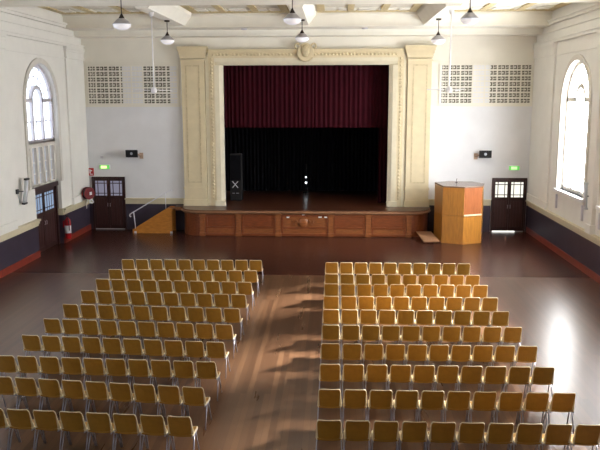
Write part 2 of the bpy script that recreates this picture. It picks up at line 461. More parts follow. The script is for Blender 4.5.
for i in range(1, 4):  # unseen windows nearer the camera; right-hand ones added to light the aisle
    window(1 + 2 * i, -1, Wl[i], 2.42, M['g_left_b'])
    window(2 + 2 * i, 1, Wr[i], 2.42, M['g_right_c'] if i == 1 else M['g_right_b'])

# ------------------------------------------------------------------ doors
def leaf(root, name, w_, h_, glass, cols, rows, zg0, zg1, fm, pm, ax):
    """door leaf in local coordinates: ax 'x' spans x (front face -y), ax 'y' spans y (front face +x)"""
    def B(mb, a0, a1, d0, d1, z0, z1):
        if ax == 'x': mb.box(a0, a1, d0, d1, z0, z1)
        else: mb.box(-d1, -d0, a0, a1, z0, z1)
    m = MB(); t = .05; st = .11 if ax == 'y' else .075
    B(m, 0, st, 0, t, 0, h_); B(m, w_ - st, w_, 0, t, 0, h_); B(m, st, w_ - st, 0, t, 0, .18)
    B(m, st, w_ - st, 0, t, zg0 - .14, zg0); B(m, st, w_ - st, 0, t, zg1, h_)
    o = m.build(name, fm, root, bevel=.006)
    p = MB(); n = 4; ww = (w_ - 2 * st) / n
    for i in range(n): B(p, st + i * ww + .008, st + (i + 1) * ww - .008, .015, .04, .18, zg0 - .14)
    B(p, st, w_ - st, .03, .045, .18, zg0 - .14)
    p.build('plank_panel', pm, o)
    g = MB(); B(g, st, w_ - st, .025, .03, zg0, zg1); g.build('glass_pane', glass, o)
    k = MB()
    for i in range(1, cols):
        a = st + (w_ - 2 * st) * ((.0, .22, .78)[i] if cols == 3 else i / cols); B(k, a - .017, a + .017, .012, .04, zg0, zg1)
    for i in range(1, rows):
        z = zg0 + (zg1 - zg0) * ((.0, .16, .84)[i] if rows == 3 else i / rows); B(k, st, w_ - st, .012, .04, z - .017, z + .017)
    k.build('glazing_bar', fm, o)
    return o
def handle(o, a, z, ax):
    m = MB()
    if ax == 'x': m.tube([(a, -.01, z), (a, -.05, z), (a, -.05, z + .14), (a, -.01, z + .14)], .009, 6)
    else: m.tube([(.01, a, z), (.05, a, z), (.05, a, z + .14), (.01, a, z + .14)], .009, 6)
    m.build('door_handle', M['chrome'], o)
# left wall door under the window
d1 = structure_root('door_1', (-XW - .20, Wl[0], 0))
fr = MB(); fr.box(-.06, .10, -1.1, 1.5, 2.38, 2.55); fr.box(-.06, .06, -1.1, -1.02, 0, 2.38); fr.box(-.06, .06, 1.32, 1.5, 0, 2.38); fr.box(-.07, -.06, -1.1, 1.5, 0, 2.38)
fr.build('door_frame', M['dark_wood'], d1)
for k, y in enumerate((-1.015, .155)):
    o = leaf(d1, 'door_leaf', 1.16, 2.36, M['g_doorS'], 4, 3, 1.5, 2.22, M['dark_wood'], M['door_plank'], 'y')
    o.location = (.0, y, .01); handle(o, 1.09 if k == 0 else .07, 1.0, 'y')
# back wall doors
for idx, xc, gl in ((2, -8.78, M['g_doorL']), (3, 8.85, M['g_doorR'])):
    d = structure_root('door_%d' % idx, (xc, YB - .06, 0))
    fr = MB(); fr.box(-.74, .74, -.03, .06, 2.30, 2.38); fr.box(-.74, -.68, -.03, .06, 0, 2.30); fr.box(.68, .74, -.03, .06, 0, 2.30)
    fr.build('door_frame', M['dark_wood'], d)
    for k, x in enumerate((-.675, .005)):
        o = leaf(d, 'door_leaf', .67, 2.24, gl, 3, 3, 1.48, 2.14, M['dark_wood'], M['door_plank'], 'x')
        o.location = (x, 0, .055); handle(o, .62 if k == 0 else .05, 1.0, 'x')
    if idx == 3:
        MB().box(-.66, .30, .0, .05, .002, .05).build('daylight_gap', M['g_gap'], d)

# ------------------------------------------------------------------ proscenium
def sym(fn):
    for s in (-1, 1): fn(s)
def pros(s):
    b = MB()
    def bx(x0, x1, y0, z0, z1, mb=b): mb.box(min(s * x0, s * x1), max(s * x0, s * x1), y0, YB, z0, z1)
    bx(4.34, 5.34, YB - .22, ZS, 7.45)
    bx(4.29, 5.39, YB - .26, ZS, 1.40); bx(4.31, 5.37, YB - .24, 1.85, 1.95)
    bx(4.31, 5.37, YB - .24, 7.36, 7.42)
    prof = [(4.31, 5.37, .24, 7.55), (4.29, 5.39, .26, 7.66), (4.26, 5.43, .30, 7.78), (4.22, 5.47, .34, 7.90), (4.20, 5.50, .37, 7.98)]
    z = 7.48
    for x0, x1, d, z1 in prof: bx(x0, x1, YB - d, z, z1); z = z1
    o = trim(b, M['yellow'])
    p = MB(); y0 = YB - .235
    # raised panel moulding on the face
    for x0, x1, z0, z1 in ((4.55, 4.60, 2.15, 7.2), (5.12, 5.17, 2.15, 7.2), (4.55, 5.17, 2.15, 2.20), (4.55, 5.17, 7.15, 7.20)):
        p.box(min(s * x0, s * x1), max(s * x0, s * x1), y0, YB - .2, z0, z1)
    p.build('panel_moulding', M['yellow_d'], o)
sym(pros)
fr = MB()
for s in (-1, 1):
    fr.prism([(s * 3.56, YB + .06, ZS), (s * 3.56, YB - .06, ZS), (s * 3.72, YB - .16, ZS), (s * 3.92, YB - .18, ZS), (s * 3.92, YB, ZS), (s * 3.6, YB + .09, ZS)], (0, 0, 7.2 - ZS))
    fr.box(min(s * 4.17, s * 4.32), max(s * 4.17, s * 4.32), YB - .14, YB, ZS, 7.6)
    fr.box(min(s * 3.54, s * 3.98), max(s * 3.54, s * 3.98), YB - .24, YB, ZS, ZS + .22)
fr.prism([(-3.92, YB + .08, 7.2), (-3.92, YB - .06, 7.2), (-3.92, YB - .16, 7.34), (-3.92, YB - .18, 7.5), (-3.92, YB, 7.5)], (7.84, 0, 0))
pf = trim(fr, M['ivory'])
band = MB()
for s in (-1, 1): band.box(min(s * 3.92, s * 4.17), max(s * 3.92, s * 4.17), YB - .17, YB, ZS, 7.78)
band.box(-3.92, 3.92, YB - .17, YB, 7.5, 7.78); band.box(-4.17, 4.17, YB - .24, YB, 7.78, 7.86)
band.build('ornament_band', M['yellow'], pf)
bd = MB()
def bead(x, y, z, r): bd.lathe([(0, -r), (r * .7, -r * .7), (r, 0), (r * .7, r * .7), (0, r)], (x, y, z), 'z', 6)
for s in (-1, 1):
    z = ZS + .35
    while z < 7.5: bead(s * 4.045, YB - .17, z, .055); z += .15
x = -3.95
while x < 3.96: bead(x, YB - .17, 7.64, .055); x += .15
bd.build('egg_beads', M['yellow'], pf)
# cartouche over the stage
cr = MB(); n = 24
outl = [(.36 * math.cos(t) * (1 - .18 * math.sin(t)), 7.76 + .36 * math.sin(t) * (1.0 if math.sin(t) > 0 else 1.12)) for t in [2 * PI * i / n for i in range(n)]]
cr.prism([(px, YB - .20, pz) for px, pz in outl], (0, -.10, 0))
cart = trim(cr, M['yellow'], bevel=.03)
ov = MB().lathe([(.24, .0), (.22, .05), (.12, .09), (0, .10)], (0, 0, 0), 'y', 20)
ov2 = ov.build('oval_boss', M['yellow_d'], cart); ov2.location = (0, YB - .29, 7.78); ov2.scale = (.8, -1, 1.15)
sc = MB()
for s in (-1, 1):
    sc.tube([(s * (.30 + .10 * math.sin(a) + .05), YB - .28, 7.98 - .1 * math.cos(a)) for a in [i * .5 for i in range(10)]], .045, 6)
sc.tube([(-.3, YB - .28, 7.5), (-.15, YB - .28, 7.38), (0, YB - .28, 7.34), (.15, YB - .28, 7.38), (.3, YB - .28, 7.5)], .04, 6)
sc.build('scroll_edge', M['yellow_d'], cart)

# ------------------------------------------------------------------ ventilation grilles on the back wall
def grille(xs, dark_cols, label):
    x0, x1 = xs[0], xs[-1]; z0, z1 = 5.56, 7.20; nr = 7; rh = (z1 - z0) / nr
    g = thing('ventilation_grille', (0, 0, 0), label, 'grille', 'pierced wall grilles beside the stage')
    g.location = ((x0 + x1) / 2, YB, z0); cx = (x0 + x1) / 2
    L = MB(); yf, yb = -.05, -.012
    for x in xs: L.box(x - cx - .028, x - cx + .028, yf, 0, 0, z1 - z0)
    for r in range(nr + 1): L.box(x0 - cx, x1 - cx, yf + .005, yb, r * rh - .036, r * rh + .036)
    for i in range(len(xs) - 1):
        a, b_ = xs[i] - cx, xs[i + 1] - cx
        for r in range(nr):
            zc = (r + .5) * rh; w_ = b_ - a
            for fx in (.34, .66):
                L.box(a + w_ * fx - .010, a + w_ * fx + .010, yf + .005, yb, zc - rh / 2, zc + rh / 2)
            for fx0, fx1 in ((.04, .34), (.66, .96)):
                L.prism([(a + w_ * fx0, yf + .006, zc - .025), (a + w_ * fx0, yf + .006, zc + .0), (a + w_ * fx1, yf + .006, zc + .025), (a + w_ * fx1, yf + .006, zc - .0)], (0, .03, 0))
            L.lathe([(.035, 0), (.035, .03)], (a + w_ * .46, yf + .006, zc), 'y', 8)
    L.build('lattice', M['wall_cream'], g)
    for a, b_, dark in dark_cols:
        MB().box(a - cx, b_ - cx, -.010 if dark else -.036, 0, 0, z1 - z0).build('open_backing' if dark else 'blanked_backing', M['void'] if dark else M['wall_white'], g)
pxs = [-9.50, -9.13, -8.58, -8.07, -7.57, -7.06, -6.55, -6.04, -5.56]
grille(pxs, [(-9.50, -7.97, 1), (-7.97, -7.06, 0), (-7.06, -5.87, 1), (-5.87, -5.56, 0)], 'cream pierced vent grille high on back wall, left of stage')
prs = [5.72, 6.09, 6.58, 7.10, 7.61, 8.13, 8.63, 9.13, 9.57]
grille(prs, [(5.72, 5.80, 0), (5.80, 7.10, 1), (7.10, 7.84, 0), (7.84, 9.57, 1)], 'cream pierced vent grille high on back wall, right of stage')

# ------------------------------------------------------------------ stage
stg = thing('stage', (0, YS, 0), 'red-brown panelled timber stage below the maroon curtain', 'stage')
def front_line(inset=0.0, z=0):
    pts = []
    R = .85; xc = 4.45
    for i in range(9):
        t = PI / 2 * i / 8
        pts.append((-(xc + (R + .05 - inset) * math.cos(t)), 1.0 - (1.0 - inset) * math.sin(t) if 0 else (1.0 - (1.0 - inset) * math.sin(t)), z))
    pts2 = [(-p[0], p[1], z) for p in reversed(pts)]
    return pts + pts2
base = front_line(.05, 0)
bpoly = base + [(5.30, YB - YS - .14, 0), (-5.30, YB - YS - .14, 0)]
body = MB().prism(bpoly, (0, 0, ZS - .17)); body.build('stage_base', M['stage_wood'], stg)
top = front_line(-.03, ZS - .17)
tpoly = [(-5.75, YB - YS - .14, ZS - .17), (-5.75, .95, ZS - .17)] + top + [(5.45, YB - YS - .14, ZS - .17)]
ed = MB().prism(tpoly, (0, 0, .15)); ed.build('stage_edge', M['stage_edge'], stg, bevel=.02)
dk = MB().prism([(x, y, ZS - .02) for x, y, z in tpoly], (0, 0, .02))
dk.box(-OX + .01, OX - .01, YB - YS - .14, YB - YS + .2, ZS - .06, ZS); dk.box(-5.19, 5.19, YB - YS + .12, 38.98 - YS, ZS - .06, ZS)
dk.build('stage_deck', M['stage_deck'], stg)
nose = MB().tube([(p[0], p[1] - .01, ZS - .10) for p in front_line(-.04, 0)], .035, 8); nose.build('edge_moulding', M['stage_edge'], stg)
pl = [-4.36, -2.81, -1.12, 1.12, 2.70, 4.41]
for x in pl:
    p = MB(); p.box(x - .11, x + .11, -.01, .06, 0, ZS - .17); p.box(x - .13, x + .13, -.03, .06, ZS - .30, ZS - .17); p.box(x - .13, x + .13, -.03, .06, 0, .14)
    p.build('pilaster_strip', M['stage_wood_l'], stg, bevel=.008)
for a, b_ in zip(pl[:-1], pl[1:]):
    a += .13; b_ -= .13
    p = MB(); yf = .012
    for x0, x1, z0, z1 in ((a, b_, .02, .12), (a, b_, .33, .41), (a, b_, ZS - .28, ZS - .19), (a, a + .09, .12, .33), (b_ - .09, b_, .12, .33), (a, a + .09, .41, ZS - .28), (b_ - .09, b_, .41, ZS - .28)):
        p.box(x0, x1, yf, .06, z0, z1)
    o = p.build('front_panel', M['stage_wood'] , stg, bevel=.006)
    q = MB(); q.box(a + .09, b_ - .09, .035, .06, .12, .33); q.build('lower_field', M['stage_wood_l'], o)
    q = MB(); q.box(a + .09, b_ - .09, .035, .06, .41, ZS - .28); q.build('upper_field', M['stage_wood'] if abs(a + b_) > .5 else M['stage_wood_l'], o)
crest = MB().lathe([(.22, 0), (.20, .03), (.10, .05), (0, .055)], (0, 0, 0), 'y', 20)
o = crest.build('carved_crest', M['stage_wood_l'], stg); o.location = (-.06, .03, .60); o.scale = (1, -1, 1)
cs = MB()
for s in (-1, 1):
    cs.tube([(-.06 + s * (.22 + .03 * i), .0, .60 + .10 * math.sin(i * .9)) for i in range(9)], .018, 6)
cs.build('carved_scroll', M['stage_wood_l'], stg)
for x, z, w_ in ((-.70, .83, .06), (-.04, .95, .06), (.66, .84, .07), (.90, .84, .06)):
    MB().box(x - w_, x + w_, -.012, .02, z - .028, z + .028).build('white_plate', M['white'], stg)
MB().tube([(-5.06, .52, .50), (-5.06, .44, .50), (-4.86, .30, .50), (-4.86, .36, .50)], .02, 6).build('chrome_grip', M['chrome'], stg)

# curtains
def curtain(x0, x1, y, z0, z1, nf, amp, seed, th=.03):
    rnd = random.Random(seed); N = nf * 8; A = []; ph = 0
    ws = [rnd.uniform(.7, 1.3) for _ in range(nf)]; tot = sum(ws); xs = []; cur = 0
    pts = []
    for k in range(nf):
        for j in range(8):
            t = j / 8; pts.append((x0 + (x1 - x0) * (cur + ws[k] * t) / tot, amp * math.sin(2 * PI * t) * rnd.uniform(.8, 1.2)))
        cur += ws[k]
    pts.append((x1, 0))
    mb = MB(); F = [(p[0], y + p[1], z0) for p in pts]; G = [(p[0], y + p[1], z1) for p in pts]
    F2 = [(a, b + th, c) for a, b, c in F]; G2 = [(a, b + th, c) for a, b, c in G]
    n = len(F); mb.add(F + G, [(i, i + 1, n + i + 1, n + i) for i in range(n - 1)], True)
    mb.add(F2 + G2, [(i, i + 1, n + i + 1, n + i) for i in range(n - 1)], True)
    mb.strip(F, F2); mb.strip(G, G2); mb.add([F[0], G[0], G2[0], F2[0]], [(0, 1, 2, 3)]); mb.add([F[-1], G[-1], G2[-1], F2[-1]], [(0, 1, 2, 3)])
    return mb
def hang(name, mb, m, label, cat, group=None):
    return tag(mb.build(name, m), label, cat, group)
val = hang('stage_valance', curtain(-4.5, 4.5, 33.15, 4.52, 8.2, 46, .032, 3), M['redcloth'], 'maroon pleated valance hanging across top of stage opening', 'curtain')
MB().tube([(-5.19, 33.18, 8.22), (5.19, 33.18, 8.22)], .035, 8).build('curtain_rail', M['black'], val)
leg_r = hang('stage_curtain', curtain(3.22, 5.1, 33.45, ZS + .01, 8.2, 12, .07, 5), M['redcloth'], 'maroon stage curtain drawn back at right edge of opening', 'curtain')
hang('stage_curtain', curtain(-5.1, -3.72, 33.9, ZS + .01, 8.2, 9, .07, 6), M['blackcloth'], 'black side curtain at left edge of stage opening', 'curtain')
hang('backdrop_curtain', curtain(-5.1, -.55, 37.6, ZS + .01, 8.2, 24, .07, 8), M['blackcloth'], 'left half of black curtain at back of stage', 'curtain', 'black backdrop curtains')
hang('backdrop_curtain', curtain(-.62, 5.1, 37.75, ZS + .01, 8.2, 30, .07, 9), M['blackcloth'], 'right half of black curtain at back of stage', 'curtain', 'black backdrop curtains')
for o_ in [o for o in C.objects if o.name.startswith(('stage_curtain', 'backdrop_curtain'))]:
    bb = [Vector(c) for c in o_.bound_box]; xa = min(v.x for v in bb); xb = max(v.x for v in bb); yy = sum(v.y for v in bb) / 8
    MB().tube([(xa, yy, 8.24), (xb, yy, 8.24)], .035, 6).build('curtain_rail', M['black'], o_)

# loudspeaker cabinet on the stage with a white cross mark
am = thing('loudspeaker_cabinet', (-3.30, 34.2, ZS), 'tall black loudspeaker cabinet with white cross at left side of stage', 'speaker')
MB().box(-.27, .27, -.22, .25, 0, 2.15).build('cabinet', M['shell'], am, bevel=.02)
MB().box(-.24, .24, -.235, -.22, .95, 2.10).build('grille_cloth', M['blackcloth'], am)
x_ = MB(); cx_, cz_ = -.02, .75
for s in (-1, 1):
    x_.prism([(cx_ - .15 * s, -.245, cz_ - .15), (cx_ - .11 * s, -.245, cz_ - .15), (cx_ + .15 * s, -.245, cz_ + .15), (cx_ + .11 * s, -.245, cz_ + .15)], (0, .022, 0))
x_.build('cross_mark', M['white'], am)
b_ = MB(); b_.box(-.16, -.05, -.235, -.215, .33, .36); b_.box(.02, .14, -.235, -.215, .33, .36); b_.build('name_plate', M['grey'], am)
# glowing spots for daylight through the curtain gap, on an added stand
ls = thing('gap_light_stand', (-.16, 37.0, ZS), 'two glowing daylight spots at the black curtain gap, on added stand', 'lamp')
MB().lathe([(.18, 0), (.18, .02), (.03, .04)], (0, 0, 0), 'z', 16).build('base', M['black'], ls)
MB().tube([(0, 0, .03), (0, 0, .95), (.02, -.02, 1.2), (.0, -.05, 1.45)], .012, 8).build('pole', M['black'], ls)
for z, r in ((.50, .045), (.78, .032)):
    MB().lathe([(0, -r), (r * .75, -r * .7), (r, 0), (r * .75, r * .7), (0, r)], (0, -.03, z), 'z', 12).build('daylight_spot', M['g_curtain_gap'], ls)

# ------------------------------------------------------------------ side steps with handrail
st = thing('stage_steps', (-5.78, 31.55, 0), 'honey plywood stage steps with chrome handrail, left of stage', 'steps')
w_ = 1.75; sd = MB()
sd.prism([(-w_, 0, 0), (0, 0, 0), (0, 0, 1.10), (-.22, 0, 1.10), (-w_, 0, .16)], (0, .03, 0)); sd.build('side_panel', M['ramp'], st)
sd = MB(); sd.prism([(-w_, .72, 0), (0, .72, 0), (0, .72, 1.10), (-.22, .72, 1.10), (-w_, .72, .16)], (0, .03, 0)); sd.build('side_panel', M['ramp'], st)
for k in range(6):
    x0 = -w_ + .02 + k * .29
    MB().box(x0, x0 + .30, .03, .72, .14 + k * .183 - .03, .14 + k * .183).build('tread', M['stage_wood'], st)
hr = MB(); R_ = .024
hr.tube([(-1.80, .015, .72), (-1.86, .015, .76), (-1.84, .015, .84), (-1.74, .015, .90), (-.28, .015, 1.76), (-.12, .015, 1.86), (-.02, .015, 1.92), (.04, .015, 1.86)], R_, 10)
hr.build('handrail', M['chrome'], st)
MB().tube([(-1.62, .015, .2), (-1.68, .015, .93)], .022, 10).build('rail_post', M['chrome'], st)
MB().tube([(-.26, .015, 1.08), (-.26, .015, 1.77)], .018, 10).build('rail_post', M['chrome'], st)
for xx in (-1.63, -.05): MB().box(xx - .05, xx + .05, -.02, 0, 0, .09).build('foot_bracket', M['chrome'], st)

# ------------------------------------------------------------------ pulpit and its step
pu = thing('pulpit', (6.4, 30.5, 0), 'honey oak faceted pulpit right of the stage', 'pulpit')
ppl = [(5.47, 31.15), (5.62, 29.86), (6.42, 29.52), (7.20, 29.88), (7.42, 30.75), (7.05, 31.45), (6.1, 31.6)]
ppl = [(x - 6.4, y - 30.5) for x, y in ppl]
ZP = 2.33
def facet(i, z0, z1, m, name, out=0.0, parent=pu):
    a = Vector((*ppl[i], 0)); b = Vector((*ppl[(i + 1) % len(ppl)], 0)); nrm = (b - a).cross(Vector((0, 0, 1))).normalized()
    mb = MB(); p = [a + nrm * out, b + nrm * out, b - nrm * .04, a - nrm * .04]
    mb.prism([(q.x, q.y, z0) for q in p], (0, 0, z1 - z0)); return mb.build(name, m, parent)
for i in range(len(ppl)):
    if i == 2:
        facet(i, .06, 1.14, M['pulpit'], 'lower_panel'); facet(i, 1.20, ZP - .05, M['pulpit_reflection'], 'upper_panel', -.015)
        facet(i, 1.14, 1.20, M['rim'], 'ledge', .03)
    else:
        facet(i, .06, 1.14, M['pulpit'], 'lower_panel'); facet(i, 1.15, ZP - .05, M['pulpit'], 'upper_panel', .004)
sc_ = 1.015
MB().prism([(x * sc_, y * sc_, ZP - .06) for x, y in ppl], (0, 0, .06)).build('desk_top', M['pulpit_top'], pu, bevel=.012)
MB().prism([(x * 1.01, y * 1.01, 0) for x, y in ppl], (0, 0, .07)).build('plinth', M['pulpit'], pu)
mi = MB().tube([(-.06, .55, ZP), (-.06, .55, ZP + .10), (-.06, .47, ZP + .17)], .012, 6); mi.lathe([(.05, 0), (.05, .02)], (-.06, .55, ZP), 'z', 10)
mi.build('microphone', M['black'], pu)
ps = thing('wooden_step', (5.25, 30.3, 0), 'flat reddish timber step on floor between stage and pulpit', 'step')
ramp_q = [(-.38, -.70, .06), (.28, -.66, .06), (.06, .46, .27), (-.56, .46, .27)]
MB().prism(ramp_q, (0, 0, .04)).build('tread', M['stage_edge'], ps, bevel=.006)
MB().prism([(-.34, -.5, 0), (-.34, .42, 0), (-.34, .42, .26), (-.34, -.5, .09)], (.38, 0, 0)).build('riser', M['stage_wood'], ps)

# ------------------------------------------------------------------ small wall fittings
def wall_speaker(x, s, label):
    r = thing('wall_speaker', (x, YB, 3.22), label, 'speaker', 'black wall speakers beside the stage')
    cab = MB().prism([(-.27, -.38, .05), (.27, -.38, .05), (.22, -.14, .02), (-.22, -.14, .02)], (0, 0, .32)); cab.build('cabinet', M['black'], r, bevel=.015)
    MB().box(-.24, .24, -.392, -.378, .08, .34).build('grille_cloth', M['shell'], r)
    MB().lathe([(.06, 0), (.05, .012), (0, .014)], (0, -.405, .21), 'y', 12).build('driver_cone', M['grey'], r)
    MB().box(s * .34 - .08, s * .34 + .08, -.03, 0, -.04, .22).build('wall_plate', M['tan'], r)
    MB().tube([(s * .34, -.02, .10), (s * .22, -.16, .16), (0, -.18, .2)], .035, 8).build('bracket_arm', M['tan'], r)
wall_speaker(-7.60, 1, 'small black wall speaker left of stage, above the handrail')
wall_speaker(7.70, -1, 'small black wall speaker right of stage, above the pulpit')
def exit_sign(x, label, k):
    e = thing('exit_sign', (x, YB, 2.70), label, 'sign', 'lit green signs above the corner doors')
    MB().box(-.24, .24, -.06, 0, 0, .22).build('housing', M['white'], e, bevel=.01)
    MB().box(-.22, .22, -.066, -.058, .02, .20).build('green_face', M['g_exit'], e)
    MB().box(-.14 if k else -.16, .12 if k else .10, -.072, -.064, .05, .17).build('lit_centre', M['g_exit_l' if k else 'g_exit_y'], e)
exit_sign(-8.92, 'lit yellow-green sign above the double door left of stage', 0)
exit_sign(9.02, 'lit green sign above the double door right of stage', 1)
sn = MB().box(-.06, .06, -.05, .004, -.05, .05); tag(sn.build('alarm_sensor', M['lead'], loc=(-9.03, YB, 3.24)), 'tiny dark sensor box above left lit sign', 'sensor')
hs = thing('hose_sign', (-9.55, YB, 2.42), 'small red fire hose sign beside left door top', 'sign')
MB().box(-.12, .12, -.02, 0, 0, .34).build('plate', M['red'], hs)
b_ = MB(); b_.box(-.07, -.02, -.026, -.018, .10, .28); b_.box(-.02, .05, -.026, -.018, .20, .25); b_.box(-.05, .07, -.026, -.018, .05, .08); b_.build('white_symbol', M['white'], hs)
# fire hose reel
hz = thing('fire_hose_reel', (-9.37, 31.40, 1.50), 'red fire hose reel on wall at left back corner', 'hose reel', None, 1.0)
dr = MB().lathe([(.26, -.11), (.27, -.10), (.27, -.07), (.20, -.05), (.20, .05), (.27, .07), (.27, .10), (.26, .11)], (0, 0, .27), 'y', 28); dr.build('drum', M['reel_red'], hz)
h2 = MB()
for r_ in (.21, .235):
    for yy in (-.03, .0, .03): h2.tube([(r_ * math.cos(2 * PI * i / 24), yy, .27 + r_ * math.sin(2 * PI * i / 24)) for i in range(24)], .018, 6, True)
h2.build('hose_coil', M['black'], hz)
MB().box(-.02, .10, -.125, -.11, .20, .33).build('label_plate', M['white'], hz)
hh = MB().tube([(.05, -.08, .02), (.12, -.12, -.05), (.16, -.12, -.12), (.10, -.10, -.16), (.0, -.08, -.12), (.02, -.08, -.02), (.10, -.1, .0)], .035, 8); hh.build('hose_end', M['white'], hz)
MB().tube([(-.12, -.08, -.02), (-.16, -.06, -.2), (-.15, -.04, -.38)], .02, 8).build('supply_pipe', M['white'], hz)
MB().box(-.05, .05, .09, .355, .2, .34).build('wall_bracket', M['red'], hz)
# fire extinguisher
fe = thing('fire_extinguisher', (-XW + .17, 29.25, .18), 'red fire extinguisher on left wall just past the door', 'fire extinguisher'); fe.scale = (1.15, 1.15, 1.2)
MB().lathe([(.085, 0), (.11, .03), (.11, .58), (.095, .65), (.04, .71), (.03, .74)], (0, 0, 0), 'z', 18).build('cylinder', M['red'], fe)
MB().lathe([(.113, .20), (.113, .46)], (0, 0, 0), 'z', 18).build('label_band', M['white'], fe)
v = MB().box(-.03, .03, -.04, .04, .74, .80); v.box(-.02, .02, -.14, .02, .80, .83); v.build('valve', M['black'], fe)
MB().tube([(0, -.04, .77), (.05, -.12, .72), (.09, -.12, .55), (.09, -.10, .30)], .016, 8).build('hose', M['black'], fe)
MB().box(-.15, -.10, -.06, .06, .40, .62).build('wall_bracket', M['red'], fe)
# tilted strip heaters
def heater(s, y, z, label, tilt):
    h = thing('wall_heater', (s * XW, y, z), label, 'heater', 'strip heaters beside the arched windows')
    i = -s
    a = Vector((i * .24, .10, .42)); b = Vector((i * .16, .0, -.42))
    if s > 0: a = Vector((i * .16, .0, .42)); b = Vector((i * .12, .0, -.42))
    d = (a - b).normalized(); n_ = Vector((0, 1, 0)); f_ = d.cross(n_).normalized()
    bm_ = MB(); hw = .12 if s < 0 else .075
    bm_.prism([b - n_ * hw - f_ * .03, b + n_ * hw - f_ * .03, b + n_ * hw + f_ * .03, b - n_ * hw + f_ * .03], a - b)
    o = bm_.build('reflector', M['heater_face'] , h, bevel=.01)
    t = MB()
    for k in (-.03, .03): t.tube([b + n_ * k + f_ * .045 * (1 if f_.x * i > 0 else -1) + d * .04, a + n_ * k + f_ * .045 * (1 if f_.x * i > 0 else -1) - d * .04], .016, 8)
    t.build('element', M['chrome'], h)
    for e in (a, b): MB().prism([e - n_ * (hw + .01) - f_ * .05 - d * .03, e + n_ * (hw + .01) - f_ * .05 - d * .03, e + n_ * (hw + .01) + f_ * .05 - d * .03, e - n_ * (hw + .01) + f_ * .05 - d * .03], d * .06).build('end_cap', M['black'] if s < 0 else M['heater_face'], h)
    MB().tube([(0, -.25, .02), (i * .06, -.25, .02), ((a + b) / 2)[:]], .02, 6).build('bracket_arm', M['black'], h)
    MB().tube([(i * .03, -.22, -.02), (i * .04, -.12, -.40), b[:]], .012, 6).build('power_cable', M['grey'], h)
    MB().box(min(0, i * .06), max(0, i * .06), -.32, -.18, -.06, .10).build('mounting_box', M['black'] if s < 0 else M['grey'], h)
heater(-1, 25.25, 2.62, 'grey tilted strip heater on left wall beside the arched window', 1)
heater(1, 24.80, 2.60, 'grey upright strip heater on right wall beside the bright window', 0)

# ------------------------------------------------------------------ pendant lamps and fans
def pendant(x, y, zt, zs, label):
    p = thing('pendant_lamp', (x, y, zs), label, 'lamp', 'opal pendant lamps')
    MB().lathe([(.09, zt - zs - .05), (.10, zt - zs - .03), (.10, zt - zs)], (0, 0, 0), 'z', 14).build('ceiling_rose', M['bronze'], p)
    MB().tube([(0, 0, .30), (0, 0, zt - zs - .02)], .014, 6).build('stem', M['bronze'], p)
    MB().lathe([(.085, .14), (.08, .17), (.05, .22), (.03, .26), (.015, .30)], (0, 0, 0), 'z', 16).build('gallery', M['bronze'], p)
    MB().lathe([(.265, -.01), (.24, .02), (.16, .10), (.10, .15)], (0, 0, 0), 'z', 24).build('reflector', M['shade_grey'], p)
    MB().lathe([(.0, -.17), (.08, -.165), (.17, -.135), (.24, -.075), (.262, -.01), (.10, 0)], (0, 0, 0), 'z', 24).build('glass_bowl', M['opal'], p)
    return p
nm = ['left', 'middle', 'right']
for i, x in enumerate((-4.95, .04, 5.0)):
    pendant(x, 28.0, 8.64, (7.94, 8.0, 7.90)[i], '%s opal pendant lamp of the three hanging nearest the stage' % nm[i])
for i, (x, yy, zz) in enumerate(((-4.75, 21.3, 7.88), (.04, 21.6, 8.02), (5.0, 21.6, 8.0))):
    pendant(x, yy, 8.62 if yy > 22.4 else 8.64, zz, '%s opal pendant lamp of the three larger ones hanging nearer the chairs' % nm[i])
def fan(x, y, label, rot):
    f = thing('ceiling_fan', (x, y, 6.08), label, 'fan', 'white ceiling fans on long rods', rot)
    MB().lathe([(.05, 2.42), (.08, 2.50), (.09, 2.56)], (0, 0, 0), 'z', 12).build('canopy', M['white'], f)
    MB().tube([(0, 0, .06), (0, 0, 2.5)], .022, 8).build('rod', M['white'], f)
    MB().lathe([(.0, -.10), (.07, -.09), (.105, -.05), (.105, .03), (.06, .08), (.03, .11)], (0, 0, 0), 'z', 18).build('motor', M['white'], f)
    for k in range(3):
        a = 2 * PI * k / 3; d = Vector((math.cos(a), math.sin(a), 0)); n_ = Vector((-d.y, d.x, 0))
        b = MB().prism([d * .16 - n_ * .05 + Vector((0, 0, -.01)), d * .30 - n_ * .07 + Vector((0, 0, -.015)), d * .72 - n_ * .08 + Vector((0, 0, -.015)), d * .74 + n_ * .06 + Vector((0, 0, .01)), d * .30 + n_ * .07 + Vector((0, 0, .01)), d * .16 + n_ * .05], (0, 0, .012))
        b.build('blade', M['white'], f)
fan(-4.87, 25.3, 'white ceiling fan hanging by its long rod at left', PI * .95)
fan(5.05, 25.3, 'white ceiling fan hanging by its long rod at right', PI)

